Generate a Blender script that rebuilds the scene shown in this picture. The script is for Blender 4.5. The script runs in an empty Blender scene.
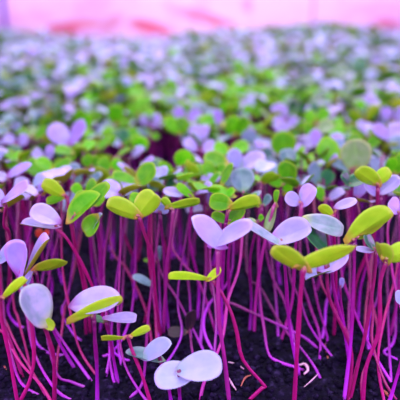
import bpy, math, random
import numpy as np
from mathutils import Vector, Matrix

random.seed(7)
rng = np.random.default_rng(7)
sc = bpy.context.scene
COL = sc.collection

# ------------------------------------------------------------------ camera
CAM = Vector((0, 0, 0.18))
FPX = 550.0
PITCH = math.atan(190 / FPX)          # looks down over the bed
CF = Vector((0, math.cos(PITCH), -math.sin(PITCH)))
CU = Vector((0, math.sin(PITCH), math.cos(PITCH)))
CR = Vector((1, 0, 0))


def ray(px, py):
    return CF + CR * ((px - 200) / FPX) + CU * ((200 - py) / FPX)


def at(px, py, Y):
    d = ray(px, py)
    return CAM + d * (Y / d.y)


def at_z(px, py, z):
    d = ray(px, py)
    return CAM + d * ((z - CAM.z) / d.z)


def project(p):
    v = Vector(p) - CAM
    dpt = v.dot(CF)
    return 200 + FPX * v.x / dpt, 200 - FPX * v.dot(CU) / dpt, dpt


cam_data = bpy.data.cameras.new('camera')
cam = bpy.data.objects.new('camera', cam_data)
COL.objects.link(cam)
cam.location = CAM
cam.rotation_euler = (math.pi / 2 - PITCH, 0, 0)
cam_data.sensor_width = 36
cam_data.lens = 36 * FPX / 400
cam_data.clip_start = 0.005
cam_data.clip_end = 50
cam_data.dof.use_dof = True
cam_data.dof.focus_distance = 0.265
cam_data.dof.aperture_fstop = 7.2
sc.camera = cam


# ------------------------------------------------------------------ materials
def new_mat(name):
    m = bpy.data.materials.new(name)
    m.use_nodes = True
    nt = m.node_tree
    nt.nodes.clear()
    return m, nt


def N(nt, t, **kw):
    n = nt.nodes.new(t)
    for k, v in kw.items():
        setattr(n, k, v)
    return n


def mixc(nt, fac, a, b, blend='MIX'):
    n = N(nt, 'ShaderNodeMix', data_type='RGBA', blend_type=blend)
    for sock, v in ((n.inputs[0], fac), (n.inputs[6], a), (n.inputs[7], b)):
        if hasattr(v, 'is_linked') or isinstance(v, bpy.types.NodeSocket):
            nt.links.new(v, sock)
        elif isinstance(v, (int, float)):
            sock.default_value = v
        else:
            sock.default_value = (*v, 1)
    return n.outputs[2]


def ramp(nt, fac, stops):
    r = N(nt, 'ShaderNodeValToRGB')
    el = r.color_ramp.elements
    while len(el) > 1:
        el.remove(el[-1])
    el[0].position = stops[0][0]
    c = stops[0][1]
    el[0].color = (c, c, c, 1) if isinstance(c, (int, float)) else (*c, 1)
    for p, c in stops[1:]:
        e = el.new(p)
        e.color = (c, c, c, 1) if isinstance(c, (int, float)) else (*c, 1)
    nt.links.new(fac, r.inputs[0])
    return r.outputs[0]


def attr(nt, name):
    a = N(nt, 'ShaderNodeAttribute', attribute_name=name)
    return a.outputs['Fac']


def leaf_material(name, base, second, rim, rimw=0.5, rough=0.42, transl=0.3, base_tint=(0.75, 0.55, 0.1), vein=0.25, spec=0.5):
    m, nt = new_mat(name)
    rad, lx = attr(nt, 'rad'), attr(nt, 'lx')
    geo = N(nt, 'ShaderNodeTexCoord')
    noise = N(nt, 'ShaderNodeTexNoise')
    noise.inputs['Scale'].default_value = 160
    noise.inputs['Detail'].default_value = 3
    nt.links.new(geo.outputs['Object'], noise.inputs['Vector'])
    c = mixc(nt, ramp(nt, noise.outputs[0], [(0.35, 0.0), (0.68, 1.0)]), base, second)
    # per leaf change of tone
    oi = N(nt, 'ShaderNodeObjectInfo')
    add = N(nt, 'ShaderNodeMath', operation='ADD')
    nt.links.new(oi.outputs['Random'], add.inputs[0])
    nt.links.new(attr(nt, 'rnd'), add.inputs[1])
    fr = N(nt, 'ShaderNodeMath', operation='FRACT')
    nt.links.new(add.outputs[0], fr.inputs[0])
    hsv = N(nt, 'ShaderNodeHueSaturation')
    mr = N(nt, 'ShaderNodeMapRange')
    mr.inputs[3].default_value = 0.78
    mr.inputs[4].default_value = 1.18
    nt.links.new(fr.outputs[0], mr.inputs[0])
    nt.links.new(mr.outputs[0], hsv.inputs['Value'])
    nt.links.new(c, hsv.inputs['Color'])
    c = hsv.outputs[0]
    # fine veins fanning out from the leaf base
    ly = attr(nt, 'ly')
    ang = N(nt, 'ShaderNodeMath', operation='ARCTAN2')
    nt.links.new(ly, ang.inputs[0])
    la = N(nt, 'ShaderNodeMath', operation='ADD')
    nt.links.new(lx, la.inputs[0])
    la.inputs[1].default_value = 0.08
    nt.links.new(la.outputs[0], ang.inputs[1])
    mu = N(nt, 'ShaderNodeMath', operation='MULTIPLY')
    nt.links.new(ang.outputs[0], mu.inputs[0])
    mu.inputs[1].default_value = 7.0
    co = N(nt, 'ShaderNodeMath', operation='COSINE')
    nt.links.new(mu.outputs[0], co.inputs[0])
    vf = ramp(nt, co.outputs[0], [(0.9, 0.0), (0.99, vein)])
    c = mixc(nt, vf, c, tuple(min(1, x * 1.5 + 0.02) for x in base))
    c = mixc(nt, ramp(nt, rad, [(0.8, 0.0), (0.985, rimw)]), c, rim)
    c = mixc(nt, ramp(nt, lx, [(0.02, 0.75), (0.24, 0.0)]), c, base_tint)
    p = N(nt, 'ShaderNodeBsdfPrincipled')
    nt.links.new(c, p.inputs['Base Color'])
    p.inputs['Roughness'].default_value = rough
    p.inputs['Specular IOR Level'].default_value = spec
    bump = N(nt, 'ShaderNodeBump')
    bump.inputs['Strength'].default_value = 0.25
    bump.inputs['Distance'].default_value = 0.0006
    nt.links.new(noise.outputs[0], bump.inputs['Height'])
    nt.links.new(bump.outputs[0], p.inputs['Normal'])
    tr = N(nt, 'ShaderNodeBsdfTranslucent')
    tc = mixc(nt, 1.0, c, (1.0, 1.0, 0.8), 'MULTIPLY')
    nt.links.new(tc, tr.inputs['Color'])
    ms = N(nt, 'ShaderNodeMixShader')
    ms.inputs[0].default_value = transl
    nt.links.new(p.outputs[0], ms.inputs[1])
    nt.links.new(tr.outputs[0], ms.inputs[2])
    out = N(nt, 'ShaderNodeOutputMaterial')
    nt.links.new(ms.outputs[0], out.inputs[0])
    return m


YG = (0.58, 0.72, 0.05)
LM = {
    'G': leaf_material('bright_green_leaf', (0.10, 0.52, 0.007), (0.20, 0.66, 0.010), YG, 0.5, 0.48, spec=0.35, transl=0.42),
    'Y': leaf_material('yellow_green_leaf', (0.50, 0.82, 0.02), (0.60, 0.86, 0.03), (0.76, 0.88, 0.12), 0.5, transl=0.5, base_tint=(0.75, 0.45, 0.10)),
    'L': leaf_material('waxy_lavender_sheen_leaf', (0.36, 0.31, 0.72), (0.44, 0.37, 0.77), (0.60, 0.47, 0.82), 0.45, 0.36, 0.12, (0.34, 0.06, 0.34), 0.12),  # lamp sheen on the waxy bloom is put into the lavender colour
    'B': leaf_material('pale_blue_sheen_leaf', (0.31, 0.38, 0.70), (0.38, 0.43, 0.75), (0.58, 0.54, 0.8), 0.45, 0.36, 0.12, (0.25, 0.4, 0.3), 0.12),  # bluish sheen of lit leaf tops painted into the colour
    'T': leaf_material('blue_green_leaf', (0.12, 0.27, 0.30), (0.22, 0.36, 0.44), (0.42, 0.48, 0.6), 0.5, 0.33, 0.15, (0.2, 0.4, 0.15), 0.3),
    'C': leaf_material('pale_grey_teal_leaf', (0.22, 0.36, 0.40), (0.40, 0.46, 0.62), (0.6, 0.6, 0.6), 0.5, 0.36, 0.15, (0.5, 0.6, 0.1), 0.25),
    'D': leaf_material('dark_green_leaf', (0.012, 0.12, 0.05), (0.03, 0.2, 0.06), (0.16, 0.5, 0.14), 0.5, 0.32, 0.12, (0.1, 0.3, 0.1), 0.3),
    'S': leaf_material('sage_green_leaf', (0.22, 0.46, 0.12), (0.32, 0.50, 0.24), (0.55, 0.62, 0.22), 0.5, 0.4, 0.2, (0.5, 0.5, 0.1), 0.35),
    'R': leaf_material('red_orange_leaf', (0.75, 0.05, 0.03), (0.8, 0.14, 0.04), (0.75, 0.2, 0.1), 0.4, 0.45, 0.25, (0.5, 0.1, 0.05), 0.2),
    'K': leaf_material('dark_brown_leaf', (0.02, 0.012, 0.02), (0.04, 0.02, 0.03), (0.05, 0.04, 0.03), 0.4, 0.5, 0.1, (0.1, 0.03, 0.05), 0.2),
}
UNDER = {'C': 'Y', 'G': 'Y', 'L': 'Y', 'B': 'G', 'T': 'G', 'D': 'G', 'S': 'Y', 'Y': 'Y', 'R': 'R', 'K': 'K'}


def stem_material(name, stops):
    m, nt = new_mat(name)
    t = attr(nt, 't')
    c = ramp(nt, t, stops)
    oi = N(nt, 'ShaderNodeObjectInfo')
    hsv = N(nt, 'ShaderNodeHueSaturation')
    mr = N(nt, 'ShaderNodeMapRange')
    mr.inputs[3].default_value = 0.7
    mr.inputs[4].default_value = 1.2
    nt.links.new(oi.outputs['Random'], mr.inputs[0])
    nt.links.new(mr.outputs[0], hsv.inputs['Value'])
    nt.links.new(c, hsv.inputs['Color'])
    tc = N(nt, 'ShaderNodeTexCoord')
    noise = N(nt, 'ShaderNodeTexNoise')
    noise.inputs['Scale'].default_value = 420
    nt.links.new(tc.outputs['Object'], noise.inputs['Vector'])
    c2 = mixc(nt, ramp(nt, noise.outputs[0], [(0.45, 0.0), (0.75, 0.22)]), hsv.outputs[0], (0.6, 0.05, 0.36))
    p = N(nt, 'ShaderNodeBsdfPrincipled')
    nt.links.new(c2, p.inputs['Base Color'])
    p.inputs['Roughness'].default_value = 0.34
    p.inputs['Subsurface Weight'].default_value = 0.25
    p.inputs['Subsurface Radius'].default_value = (0.6, 0.1, 0.4)
    p.inputs['Subsurface Scale'].default_value = 0.0015
    out = N(nt, 'ShaderNodeOutputMaterial')
    nt.links.new(p.outputs[0], out.inputs[0])
    return m


SM = {
    'hot': stem_material('violet_lit_stem', [(0.0, (0.70, 0.07, 0.98)), (0.35, (0.52, 0.03, 0.80)), (0.55, (0.30, 0.008, 0.35)), (0.93, (0.18, 0.006, 0.12)), (1.0, (0.35, 0.22, 0.08))]),  # whitish lower stem with violet light painted into its colour
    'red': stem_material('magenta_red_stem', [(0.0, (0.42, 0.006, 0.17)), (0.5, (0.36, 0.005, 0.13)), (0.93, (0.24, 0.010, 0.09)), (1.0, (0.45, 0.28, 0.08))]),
    'violet': stem_material('violet_lit_foot_stem', [(0.0, (0.62, 0.06, 0.85)), (0.2, (0.42, 0.012, 0.52)), (0.45, (0.26, 0.004, 0.20)), (0.93, (0.17, 0.005, 0.10)), (1.0, (0.35, 0.22, 0.08))]),  # violet light on the pale stem foot is put into the colour
    'pink': stem_material('pale_pink_stem', [(0.0, (0.55, 0.03, 0.42)), (0.5, (0.42, 0.02, 0.26)), (0.93, (0.40, 0.06, 0.24)), (1.0, (0.5, 0.35, 0.15))]),
}


# ------------------------------------------------------------------ geometry
def leaf_geo(L, W, notch=0.12, cupx=0.1, cupy=0.15, wave=0.03, ph=0.0, rings=6, segs=28, th=0.00035, fold=0.03, taper=0.12):
    """A broad seed leaf from its base at the origin along +X: closed thin solid."""
    rho = [i / rings for i in range(1, rings + 1)]
    T = np.linspace(0, 2 * np.pi, segs, endpoint=False)
    wrapT = (T + np.pi) % (2 * np.pi) - np.pi
    R = 1 - notch * np.exp(-(wrapT / 0.38) ** 2) + taper * np.exp(-((np.abs(wrapT) - np.pi) / 0.32) ** 2)
    bx = 0.5 * L * R * np.cos(T)
    by = 0.5 * W * R * np.sin(T) * (1 + 0.16 * np.cos(T))
    pts = [(0.46 * L, 0.0, 0.0)]
    for r in rho:
        for i in range(segs):
            pts.append((0.5 * L + r * bx[i] - (1 - r) * 0.04 * L, r * by[i], r))
    P = np.array(pts)
    x, y, r = P[:, 0], P[:, 1], P[:, 2]
    xn, yn = x / L, y / (0.5 * W)
    a = np.arctan2(yn, xn - 0.45)
    z = cupx * L * xn ** 2 + cupy * W * yn ** 2 + wave * L * np.sin(2.6 * a + ph) * r ** 2
    z -= fold * L * np.exp(-(yn / 0.16) ** 2) * (1 - 0.5 * xn)
    top = np.stack([x, y, z], 1)
    bot = top.copy()
    bot[:, 2] -= th * (1 - 0.85 * r ** 5)
    n = len(P)
    V = np.vstack([top, bot])
    F, M = [], []
    for side, off in ((0, 0), (1, n)):
        for i in range(segs):
            j = (i + 1) % segs
            f = (off, off + 1 + i, off + 1 + j)
            F.append(f if side == 0 else f[::-1]); M.append(side)
            for k in range(rings - 1):
                b0 = off + 1 + k * segs
                f = (b0 + i, b0 + segs + i, b0 + segs + j, b0 + j)
                F.append(f if side == 0 else f[::-1]); M.append(side)
    b0 = 1 + (rings - 1) * segs
    for i in range(segs):
        j = (i + 1) % segs
        F.append((b0 + j, b0 + i, n + b0 + i, n + b0 + j)); M.append(0)
    A = {'rad': np.tile(r, 2), 'lx': np.tile(xn, 2), 'ly': np.tile(yn * 0.5, 2)}
    return V, F, M, A


def mesh_from(name, V, F, M, A, mats):
    me = bpy.data.meshes.new(name)
    me.from_pydata([tuple(map(float, v)) for v in V], [], F)
    for m in mats:
        me.materials.append(m)
    if M is not None:
        me.polygons.foreach_set('material_index', M)
    me.polygons.foreach_set('use_smooth', [True] * len(F))
    for k, v in A.items():
        at_ = me.attributes.new(k, 'FLOAT', 'POINT')
        at_.data.foreach_set('value', np.asarray(v, dtype=np.float32))
    me.update()
    return me


def spline(pts, n):
    """Catmull-Rom through the points, n samples."""
    P = [Vector(p) for p in pts]
    if len(P) == 2:
        P = [P[0], P[0].lerp(P[1], 0.5), P[1]]
    Q = [P[0] * 2 - P[1]] + P + [P[-1] * 2 - P[-2]]
    out = []
    m = len(P) - 1
    for k in range(n):
        u = k / (n - 1) * m
        i = min(int(u), m - 1)
        t = u - i
        a, b, c, d = Q[i:i + 4]
        out.append(0.5 * ((2 * b) + (c - a) * t + (2 * a - 5 * b + 4 * c - d) * t * t + (3 * b - a - 3 * c + d) * t ** 3))
    return out


def tube(path, radii, sides=8, tvals=None, base=0):
    V, F, T = [], [], []
    up = Vector((0, 1, 0.01))
    for i, p in enumerate(path):
        d = (path[min(i + 1, len(path) - 1)] - path[max(i - 1, 0)]).normalized()
        s = d.cross(up)
        if s.length < 1e-4:
            s = d.cross(Vector((1, 0, 0)))
        s.normalize()
        u = s.cross(d)
        up = u if u.length > 0.5 else up
        for k in range(sides):
            a = 2 * math.pi * k / sides
            V.append(p + (s * math.cos(a) + u * math.sin(a)) * radii[i])
            T.append(tvals[i])
    n = len(path)
    for i in range(n - 1):
        for k in range(sides):
            l = (k + 1) % sides
            F.append((base + i * sides + k, base + i * sides + l, base + (i + 1) * sides + l, base + (i + 1) * sides + k))
    F.append(tuple(base + k for k in range(sides))[::-1])
    F.append(tuple(base + (n - 1) * sides + k for k in range(sides)))
    return V, F, T


def stem_mesh(path_pts, petioles, r=0.001, n=22, sides=8):
    """path from the soil up to the fork; petioles: list of leaf bases."""
    path = spline(path_pts, n)
    rad = [r * (0.85 + 0.1 * math.sin(i * 0.7)) if i < n * 0.85 else r * (0.85 + 0.25 * (i / n - 0.85) / 0.15) for i in range(n)]
    rad[0] = r * 0.7
    V, F, T = tube(path, rad, sides, [0.93 * i / (n - 1) for i in range(n)])
    tipdir = (path[-1] - path[-2]).normalized()
    for q in petioles:
        q = Vector(q)
        ln = (q - path[-1]).length
        mid = path[-1] + tipdir * ln * 0.35 + (q - path[-1]) * 0.35
        pp = spline([path[-1] - tipdir * r * 0.8, mid, q], 6)
        v, f, t = tube(pp, [r * (0.95 - 0.06 * i) for i in range(6)], sides, [0.9 + 0.02 * i for i in range(6)], len(V))
        V += v; F += f; T += t
    return V, F, T


def link(name, me, parent=None):
    o = bpy.data.objects.new(name, me)
    COL.objects.link(o)
    if parent is not None:
        o.parent = parent
    return o


def basis(org, a, n):
    a = a.normalized()
    n = (n - a * n.dot(a)).normalized()
    s = n.cross(a)
    return Matrix(((a.x, s.x, n.x, org.x), (a.y, s.y, n.y, org.y), (a.z, s.z, n.z, org.z), (0, 0, 0, 1)))


def seedling(label, group, base, path, leaves, stem_kind='red', r=0.001, name='seedling'):
    """leaves: list of (matrix, mesh). path in world space starting at the soil."""
    e = bpy.data.objects.new(name, None)
    e.empty_display_size = 0.01
    COL.objects.link(e)
    e.location = base
    e['label'] = label
    e['category'] = 'seedling'
    if group:
        e['group'] = group
    inv = Matrix.Translation(-base)
    fork = path[-1]
    ends = []
    for m, lme in leaves:
        ax, nn = m.to_3x3().col[0], m.to_3x3().col[2]
        k = ax.length
        Ln = max(v.co.x for v in lme.vertices)
        q = (fork - m.translation).dot(ax.normalized()) / k
        q = max(0.0010, min(0.55 * Ln, q))
        # the leaf blade bends, so meet it at its own lower face
        vb = min(lme.vertices[len(lme.vertices) // 2:], key=lambda v: (v.co.x - q) ** 2 + v.co.y ** 2)
        ends.append(m @ Vector((q, 0, vb.co.z)) - nn.normalized() * r * 0.45 - base)
    V, F, T = stem_mesh([p - base for p in path], ends, r)
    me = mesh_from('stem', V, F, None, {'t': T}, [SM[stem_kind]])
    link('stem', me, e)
    for m, lme in leaves:
        o = link('leaf', lme, e)
        o.matrix_local = inv @ m
    return e


# ------------------------------------------------------------------ leaves given by eye
HERO_COUNT = [0]
placed = []      # (x, y, z, px, py, depth) of every fork, to keep the others clear


def leaf_at(F0, top, spec):
    tx, ty, wv, kind = spec[:4]
    o = spec[4] if len(spec) > 4 else {}
    tip = at(tx, ty, F0.y + o.get('dy', 0.0))
    if 'b' in o:
        b = at(o['b'][0], o['b'][1], F0.y + o.get('by', 0.0))
    else:
        b = F0.lerp(tip, 0.10)
    L = (tip - b).length
    a = (tip - b).normalized()
    mid = b.lerp(tip, 0.5)
    dpt = (mid - CAM).dot(CF)
    wm = wv * dpt / FPX
    W = max(L * o.get('asp', 1.0), 0.006)
    if W > 0.019:
        W = 0.019
    W = max(W, wm)
    rr = min(1.0, wm / W)
    c = (CAM - mid).normalized()
    e1 = (c - a * c.dot(a)).normalized()
    e2 = a.cross(e1)
    if e2.z < 0 or (abs(e2.z) < 0.05 and o.get('flip')):
        e2 = -e2
    s = math.sqrt(max(0, 1 - rr * rr))
    n = (e1 * (-rr if o.get('u') else rr) + e2 * s).normalized()
    seed = random.random() * 6
    geo = leaf_geo(L, W, o.get('notch', 0.10), o.get('cx', 0.10), o.get('cy', 0.12), o.get('wave', 0.035), seed, th=0.0004, taper=o.get('tp', 0.12), fold=o.get('fo', 0.03))
    me = mesh_from('leaf', *geo, [LM[kind], LM[o.get('un', UNDER[kind])]])
    return basis(b, a, n), me


def hero(label, top, Y, leaves, stem=None, kind='red', r=0.001, z=None, group=None):
    """top: pixel of the fork; Y distance or z height; stem: pixels downwards, the last one on the soil."""
    HERO_COUNT[0] += 1
    F0 = at(top[0], top[1], Y) if z is None else at_z(top[0], top[1], z)
    if stem:
        base = at_z(stem[-1][0], stem[-1][1], 0.001)
        mids = stem[:-1]
    else:
        base = Vector((F0.x + random.uniform(-.008, .008), F0.y + random.uniform(-.004, .012), 0.001))
        mids = []
    path = [F0]
    if mids:
        k = len(mids) + 1
        for i, (x, y) in enumerate(mids):
            # depth goes linearly with the height travelled
            f = (y - top[1]) / max(1.0, stem[-1][1] - top[1])
            path.append(at(x, y, F0.y + (base.y - F0.y) * min(1, max(0, f)) ** 1.3))
    elif not stem:
        path.append(F0.lerp(base, 0.33) + Vector((random.uniform(-.003, .003), 0, 0)))
        path.append(F0.lerp(base, 0.7) + Vector((random.uniform(-.004, .004), 0, 0)))
    path.append(base)
    path[-1] = base.copy(); path[-1].z = -0.002
    for p in path[:-1]:
        p.z = max(p.z, 0.0012)
    path.reverse()
    ms = [leaf_at(F0, top, s) for s in leaves]
    placed.append((F0.x, F0.y, F0.z, top[0], top[1], (F0 - CAM).dot(CF), base.x, base.y))
    for m, me in ms:
        c = m @ Vector((0.007, 0, 0))
        px, py, d = project(c)
        placed.append((c.x, c.y, c.z, px, py, d, base.x, base.y))
    b0 = base.copy(); b0.z = 0
    return seedling(label, group, b0, path, ms, kind, r)


U = dict(u=1)


def u(**k):
    k['u'] = 1
    return k


# ---- front row
hero('big pale blue heart-shaped leaf pair low over the soil', (179, 371), 0.206,
     [(154, 379, 27, 'B', dict(b=(196, 373), asp=0.8, notch=0.02, cx=0.02, by=0.001)), (223, 365, 30, 'B', dict(b=(177, 371), asp=0.8, cx=0.03, notch=0.03))],
     [(179, 385), (181, 410)], 'violet')
hero('low seedling with one pale blue and one dark-edged narrow leaf beside the heart-shaped pair', (160, 359), 0.222,
     [(173, 345, 17, 'B', dict(b=(141, 357), asp=0.65, notch=0.02)), (123, 355, 10, 'T', dict(b=(165, 361), un='D', asp=0.4, cy=0.3))],
     [(168, 385), (172, 402)], 'violet')
hero('seedling with a half-round lavender leaf over a yellow-green boat-shaped leaf', (94, 320), 0.214,
     [(121, 299, 25, 'L', dict(b=(70, 305), asp=0.6, cx=0.02, notch=0.0, by=0.005, dy=0.005)), (123, 304, 12, 'Y', dict(b=(69, 321), u=1, asp=0.4, cx=0.12, cy=0.2, notch=0))],
     [(95, 340), (97, 370), (97, 405)], 'violet', 0.00105)
hero('round grey-green leaf with yellow tip leaning over the left front stems', (44, 325), 0.214,
     [(18, 291, 31, 'C', dict(b=(48, 325), asp=0.95, notch=0.02, cy=0.2)), (54, 330, 10, 'Y', dict(b=(38, 318), asp=0.6))],
     [(50, 342), (54, 362), (54, 404)], 'red', 0.0011)
hero('yellow-green narrow leaf pair like a bow under the small pink leaf', (128, 337), 0.222,
     [(100, 341, 6, 'Y', dict(u=1, asp=0.5)), (151, 330, 8, 'Y', dict(u=1, asp=0.5, cx=0.2))],
     [(132, 350), (142, 375), (152, 403)], 'red')
hero('small pale pink leaf with a dark green mate above the bow-shaped leaf pair', (107, 322), 0.232,
     [(138, 321, 12, 'L', dict(b=(104, 318), asp=0.6)), (90, 318, 6, 'D', dict(asp=0.5))],
     [(112, 350), (118, 380)], 'violet')
hero('two cupped lavender leaves standing upright on the far left', (21, 272), 0.232,
     [(29, 243, 24, 'L', dict(b=(17, 276), asp=1.0, notch=0.02, cy=0.25)), (55, 239, 9, 'L', dict(b=(22, 275), asp=0.55, cx=0.15))],
     [(28, 300), (34, 350), (30, 380), (17, 401)], 'red', 0.00105)
hero('flat yellow-green leaf seen edge-on beside the upright lavender pair', (36, 272), 0.245,
     [(68, 264, 9, 'Y', dict(u=1, asp=0.55, b=(33, 270))), (22, 290, 9, 'T', dict(asp=0.8, b=(33, 272)))],
     [(42, 300), (58, 340), (75, 365)], 'violet')
hero('pointed yellow-green leaf reaching up from the left edge', (0, 299), 0.215,
     [(28, 281, 9, 'Y', dict(u=1, asp=0.45, cx=0.15)), (-24, 292, 12, 'L')],
     [(2, 320), (10, 360), (18, 404)], 'red')
hero('white-lavender leaf cut by the left edge above the pointed leaf', (-6, 262), 0.25,
     [(20, 248, 14, 'B', dict(asp=0.8, un='G')), (-30, 250, 14, 'L')],
     [(-2, 310), (10, 340), (24, 378)], 'red')
hero('wide lavender v-shaped leaf pair with purple base on a thick pink stem in the centre', (218, 250), 0.225,
     [(190, 220, 21, 'L', dict(b=(226, 247), asp=0.6, cx=0.10, notch=-0.05, cy=0.1, tp=0.12, fo=0.0)), (253, 226, 18, 'L', dict(b=(210, 246), asp=0.55, cx=0.10, notch=-0.07, tp=0.12, fo=0.0))],
     [(218, 275), (219, 320), (224, 355), (230, 402)], 'pink', 0.00115)
hero('thin yellow-green leaf pair on a bright red stem that kinks at the soil', (212, 279), 0.226,
     [(166, 279, 7, 'Y', dict(b=(212, 278), u=1, asp=0.4, cx=0.05)), (223, 269, 8, 'Y', dict(asp=0.6, b=(206, 281)))],
     [(222, 294), (231, 312), (237, 333), (243, 360), (264, 385), (262, 388), (245, 399)], 'red', 0.0010)
hero('bright yellow-green winged leaf pair on the straightest stem at the front', (304, 269), 0.207,
     [(272, 249, 19, 'Y', dict(b=(308, 271), asp=0.6, cx=0.04, notch=0.0, u=1, tp=0.25, fo=0.0)), (356, 249, 14, 'Y', dict(b=(296, 268), u=1, asp=0.4, cx=0.04, notch=-0.08, tp=0.2, fo=0.0))],
     [(301, 290), (298, 335), (296, 370), (294, 408)], 'red', 0.00115)
hero('long pale strip leaf with yellow-green edge and a lavender mate behind the v-shaped pair', (284, 250), 0.238,
     [(240, 221, 9, 'C', dict(b=(287, 249), asp=0.42, cx=0.05, un='Y')), (312, 229, 24, 'L', dict(b=(270, 240), asp=0.75, notch=0.02, by=0.004, dy=0.004))],
     [(286, 280), (290, 330), (300, 372)], 'violet')
hero('curled lavender leaf fading to green with a dark green mate behind the strip leaf', (330, 250), 0.247,
     [(346, 230, 19, 'C', dict(b=(303, 219), asp=0.6, un='T', cx=-0.05, by=0.004)), (304, 231, 22, 'D', dict(b=(331, 251), asp=1.0)), ],
     [(334, 290), (344, 330), (352, 370)], 'violet')
hero('wavy pale lavender leaf hanging under the winged leaf pair', (326, 263), 0.235,
     [(304, 280, 13, 'B', dict(b=(336, 266), asp=0.8, wave=0.08)), (352, 257, 14, 'L', dict(b=(318, 272), asp=0.7, wave=0.09, cx=0.2))],
     [(330, 300), (346, 335), (352, 360), (347, 398)], 'red')
hero('large oval bright green leaf tilted upward with a smaller leaf behind it', (354, 241), 0.232,
     [(390, 208, 22, 'G', dict(b=(346, 241), u=1, asp=0.62, cx=-0.06, notch=0)), (393, 222, 14, 'Y', dict(b=(356, 236), asp=0.6, u=1, dy=0.01))],
     [(354, 270), (352, 320), (350, 350), (344, 400)], 'violet', 0.00105)
hero('narrow green and white leaf with dark mate under the large oval leaf', (376, 251), 0.236,
     [(354, 251, 6, 'L', dict(asp=0.5, un='G')), (362, 233, 9, 'D', dict(asp=0.6))],
     [(374, 280), (366, 330), (358, 365), (350, 397)], 'red')
hero('green leaf cut by the right edge over a strong magenta stem', (386, 262), 0.225,
     [(378, 243, 14, 'G', dict(b=(388, 264), asp=0.8, u=1)), (414, 250, 20, 'G', dict(b=(382, 258), asp=0.7, u=1))],
     [(380, 285), (379, 330), (366, 368), (363, 404)], 'red', 0.00115)
hero('pale blue leaf poking in low at the right edge', (408, 300), 0.225,
     [(394, 297, 14, 'B', dict(asp=1.2)), (425, 290, 15, 'L')],
     [(404, 350), (396, 380), (388, 403)], 'violet')
hero('small dark withered leaf hanging low among the stems near the centre', (190, 332), 0.262,
     [(167, 333, 11, 'K', dict(asp=0.6)), (189, 309, 12, 'K', dict(asp=0.7, un='T'))], [(192, 350), (196, 362)], 'violet', 0.0007)
hero('small blue-green leaf held low behind the crossing centre stems', (152, 284), 0.285,
     [(131, 278, 8, 'T', dict(asp=0.5, b=(154, 285)))], [(154, 300), (160, 345)], 'violet', 0.0007)
hero('tiny folded grey-green leaf deep between the centre stems', (158, 262), 0.30,
     [(162, 246, 6, 'T', dict(asp=0.5)), (143, 261, 4, 'G', dict(asp=0.5))], [(159, 280), (161, 330)], 'violet', 0.0007)
hero('small curled pale leaf behind the wavy lavender leaf', (340, 288), 0.26,
     [(345, 279, 6, 'B', dict(asp=0.6))], [(342, 310), (350, 350)], 'violet', 0.0007)

# ---- second row
hero('round lavender leaf folded over a pointed one beside the tall tilted green leaf', (57, 229), 0.258,
     [(30, 211, 20, 'L', dict(b=(60, 222), asp=0.8, notch=0.02)), (19, 226, 8, 'L', dict(b=(60, 226), asp=0.5))],
     [(68, 240), (84, 268), (98, 300), (110, 332)], 'red')
hero('tall tilted bright green leaf with a second leaf crossing behind it', (72, 221), 0.262,
     [(96, 192, 17, 'G', dict(b=(66, 222), asp=0.5, cx=-0.1, notch=0, cy=0.2)), (112, 184, 14, 'G', dict(b=(76, 214), asp=0.5, dy=0.01))],
     [(76, 250), (84, 290), (86, 335)], 'red')
hero('bright green twin leaves, one oval and one narrow, left of the tall tilted leaf', (67, 197), 0.285,
     [(40, 183, 15, 'G', dict(asp=0.75, u=1)), (46, 203, 9, 'G', dict(asp=0.6, b=(66, 197))), ],
     None, 'red')
hero('narrow green leaf with white edge standing beside the tall tilted leaf', (97, 222), 0.268,
     [(86, 235, 16, 'G', dict(b=(98, 215), asp=0.8)), (104, 214, 5, 'B', dict(b=(90, 230), asp=0.4))],
     [(100, 250), (103, 300), (100, 328)], 'violet')
hero('broad bright green leaf pair fanned over the dark gap in the middle', (139, 216), 0.255,
     [(104, 205, 18, 'G', dict(b=(142, 216), asp=0.6, u=1)), (156, 191, 24, 'G', dict(b=(136, 217), asp=0.7, cx=-0.05, u=1))],
     [(146, 238), (152, 256), (156, 300), (161, 338)], 'red', 0.0011)
hero('flat yellow-green leaf pair on a pink stem beside the fanned pair', (173, 210), 0.262,
     [(160, 199, 8, 'G', dict(asp=0.6, u=1)), (202, 203, 9, 'G', dict(b=(166, 208), asp=0.5, u=1))],
     [(171, 235), (167, 265), (165, 300), (163, 334)], 'pink', 0.00105)
hero('pale lavender leaf in the gap behind the fanned green pair', (160, 214), 0.275,
     [(152, 198, 15, 'L', dict(asp=0.9)), (166, 205, 12, 'B', dict(asp=0.8))], None, 'violet')
hero('large green leaf cluster above the lavender v-shaped pair', (226, 222), 0.262,
     [(208, 200, 18, 'G', dict(b=(232, 204), asp=0.7)), (262, 204, 14, 'G', dict(b=(228, 208), asp=0.7, u=1)), ],
     [(224, 245), (222, 290), (220, 335)], 'violet')
hero('darker green drooping leaf pair under the large green cluster', (232, 222), 0.272,
     [(210, 216, 10, 'G', dict(asp=0.6)), (246, 206, 15, 'G', dict(b=(226, 224), asp=0.7)), ],
     None, 'violet')
hero('small grey-green leaf lying flat beside the green cluster', (258, 222), 0.275,
     [(246, 222, 6, 'S', dict(asp=0.6)), (264, 216, 6, 'G')], None, 'violet')
hero('upright narrow grey-green leaf on a thick pale pink slanting stem', (274, 206), 0.272,
     [(268, 232, 10, 'S', dict(b=(276, 205), asp=0.5)), (280, 190, 6, 'G', dict(asp=0.4))],
     [(290, 212), (305, 220), (330, 236), (345, 262)][:0] or None, 'pink')
hero('lavender leaf pair shaped like a bird beside the upright grey-green leaf', (302, 204), 0.27,
     [(284, 196, 14, 'L', dict(asp=0.8)), (316, 186, 17, 'L', dict(b=(300, 206), asp=0.8)), ], None, 'pink')
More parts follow.
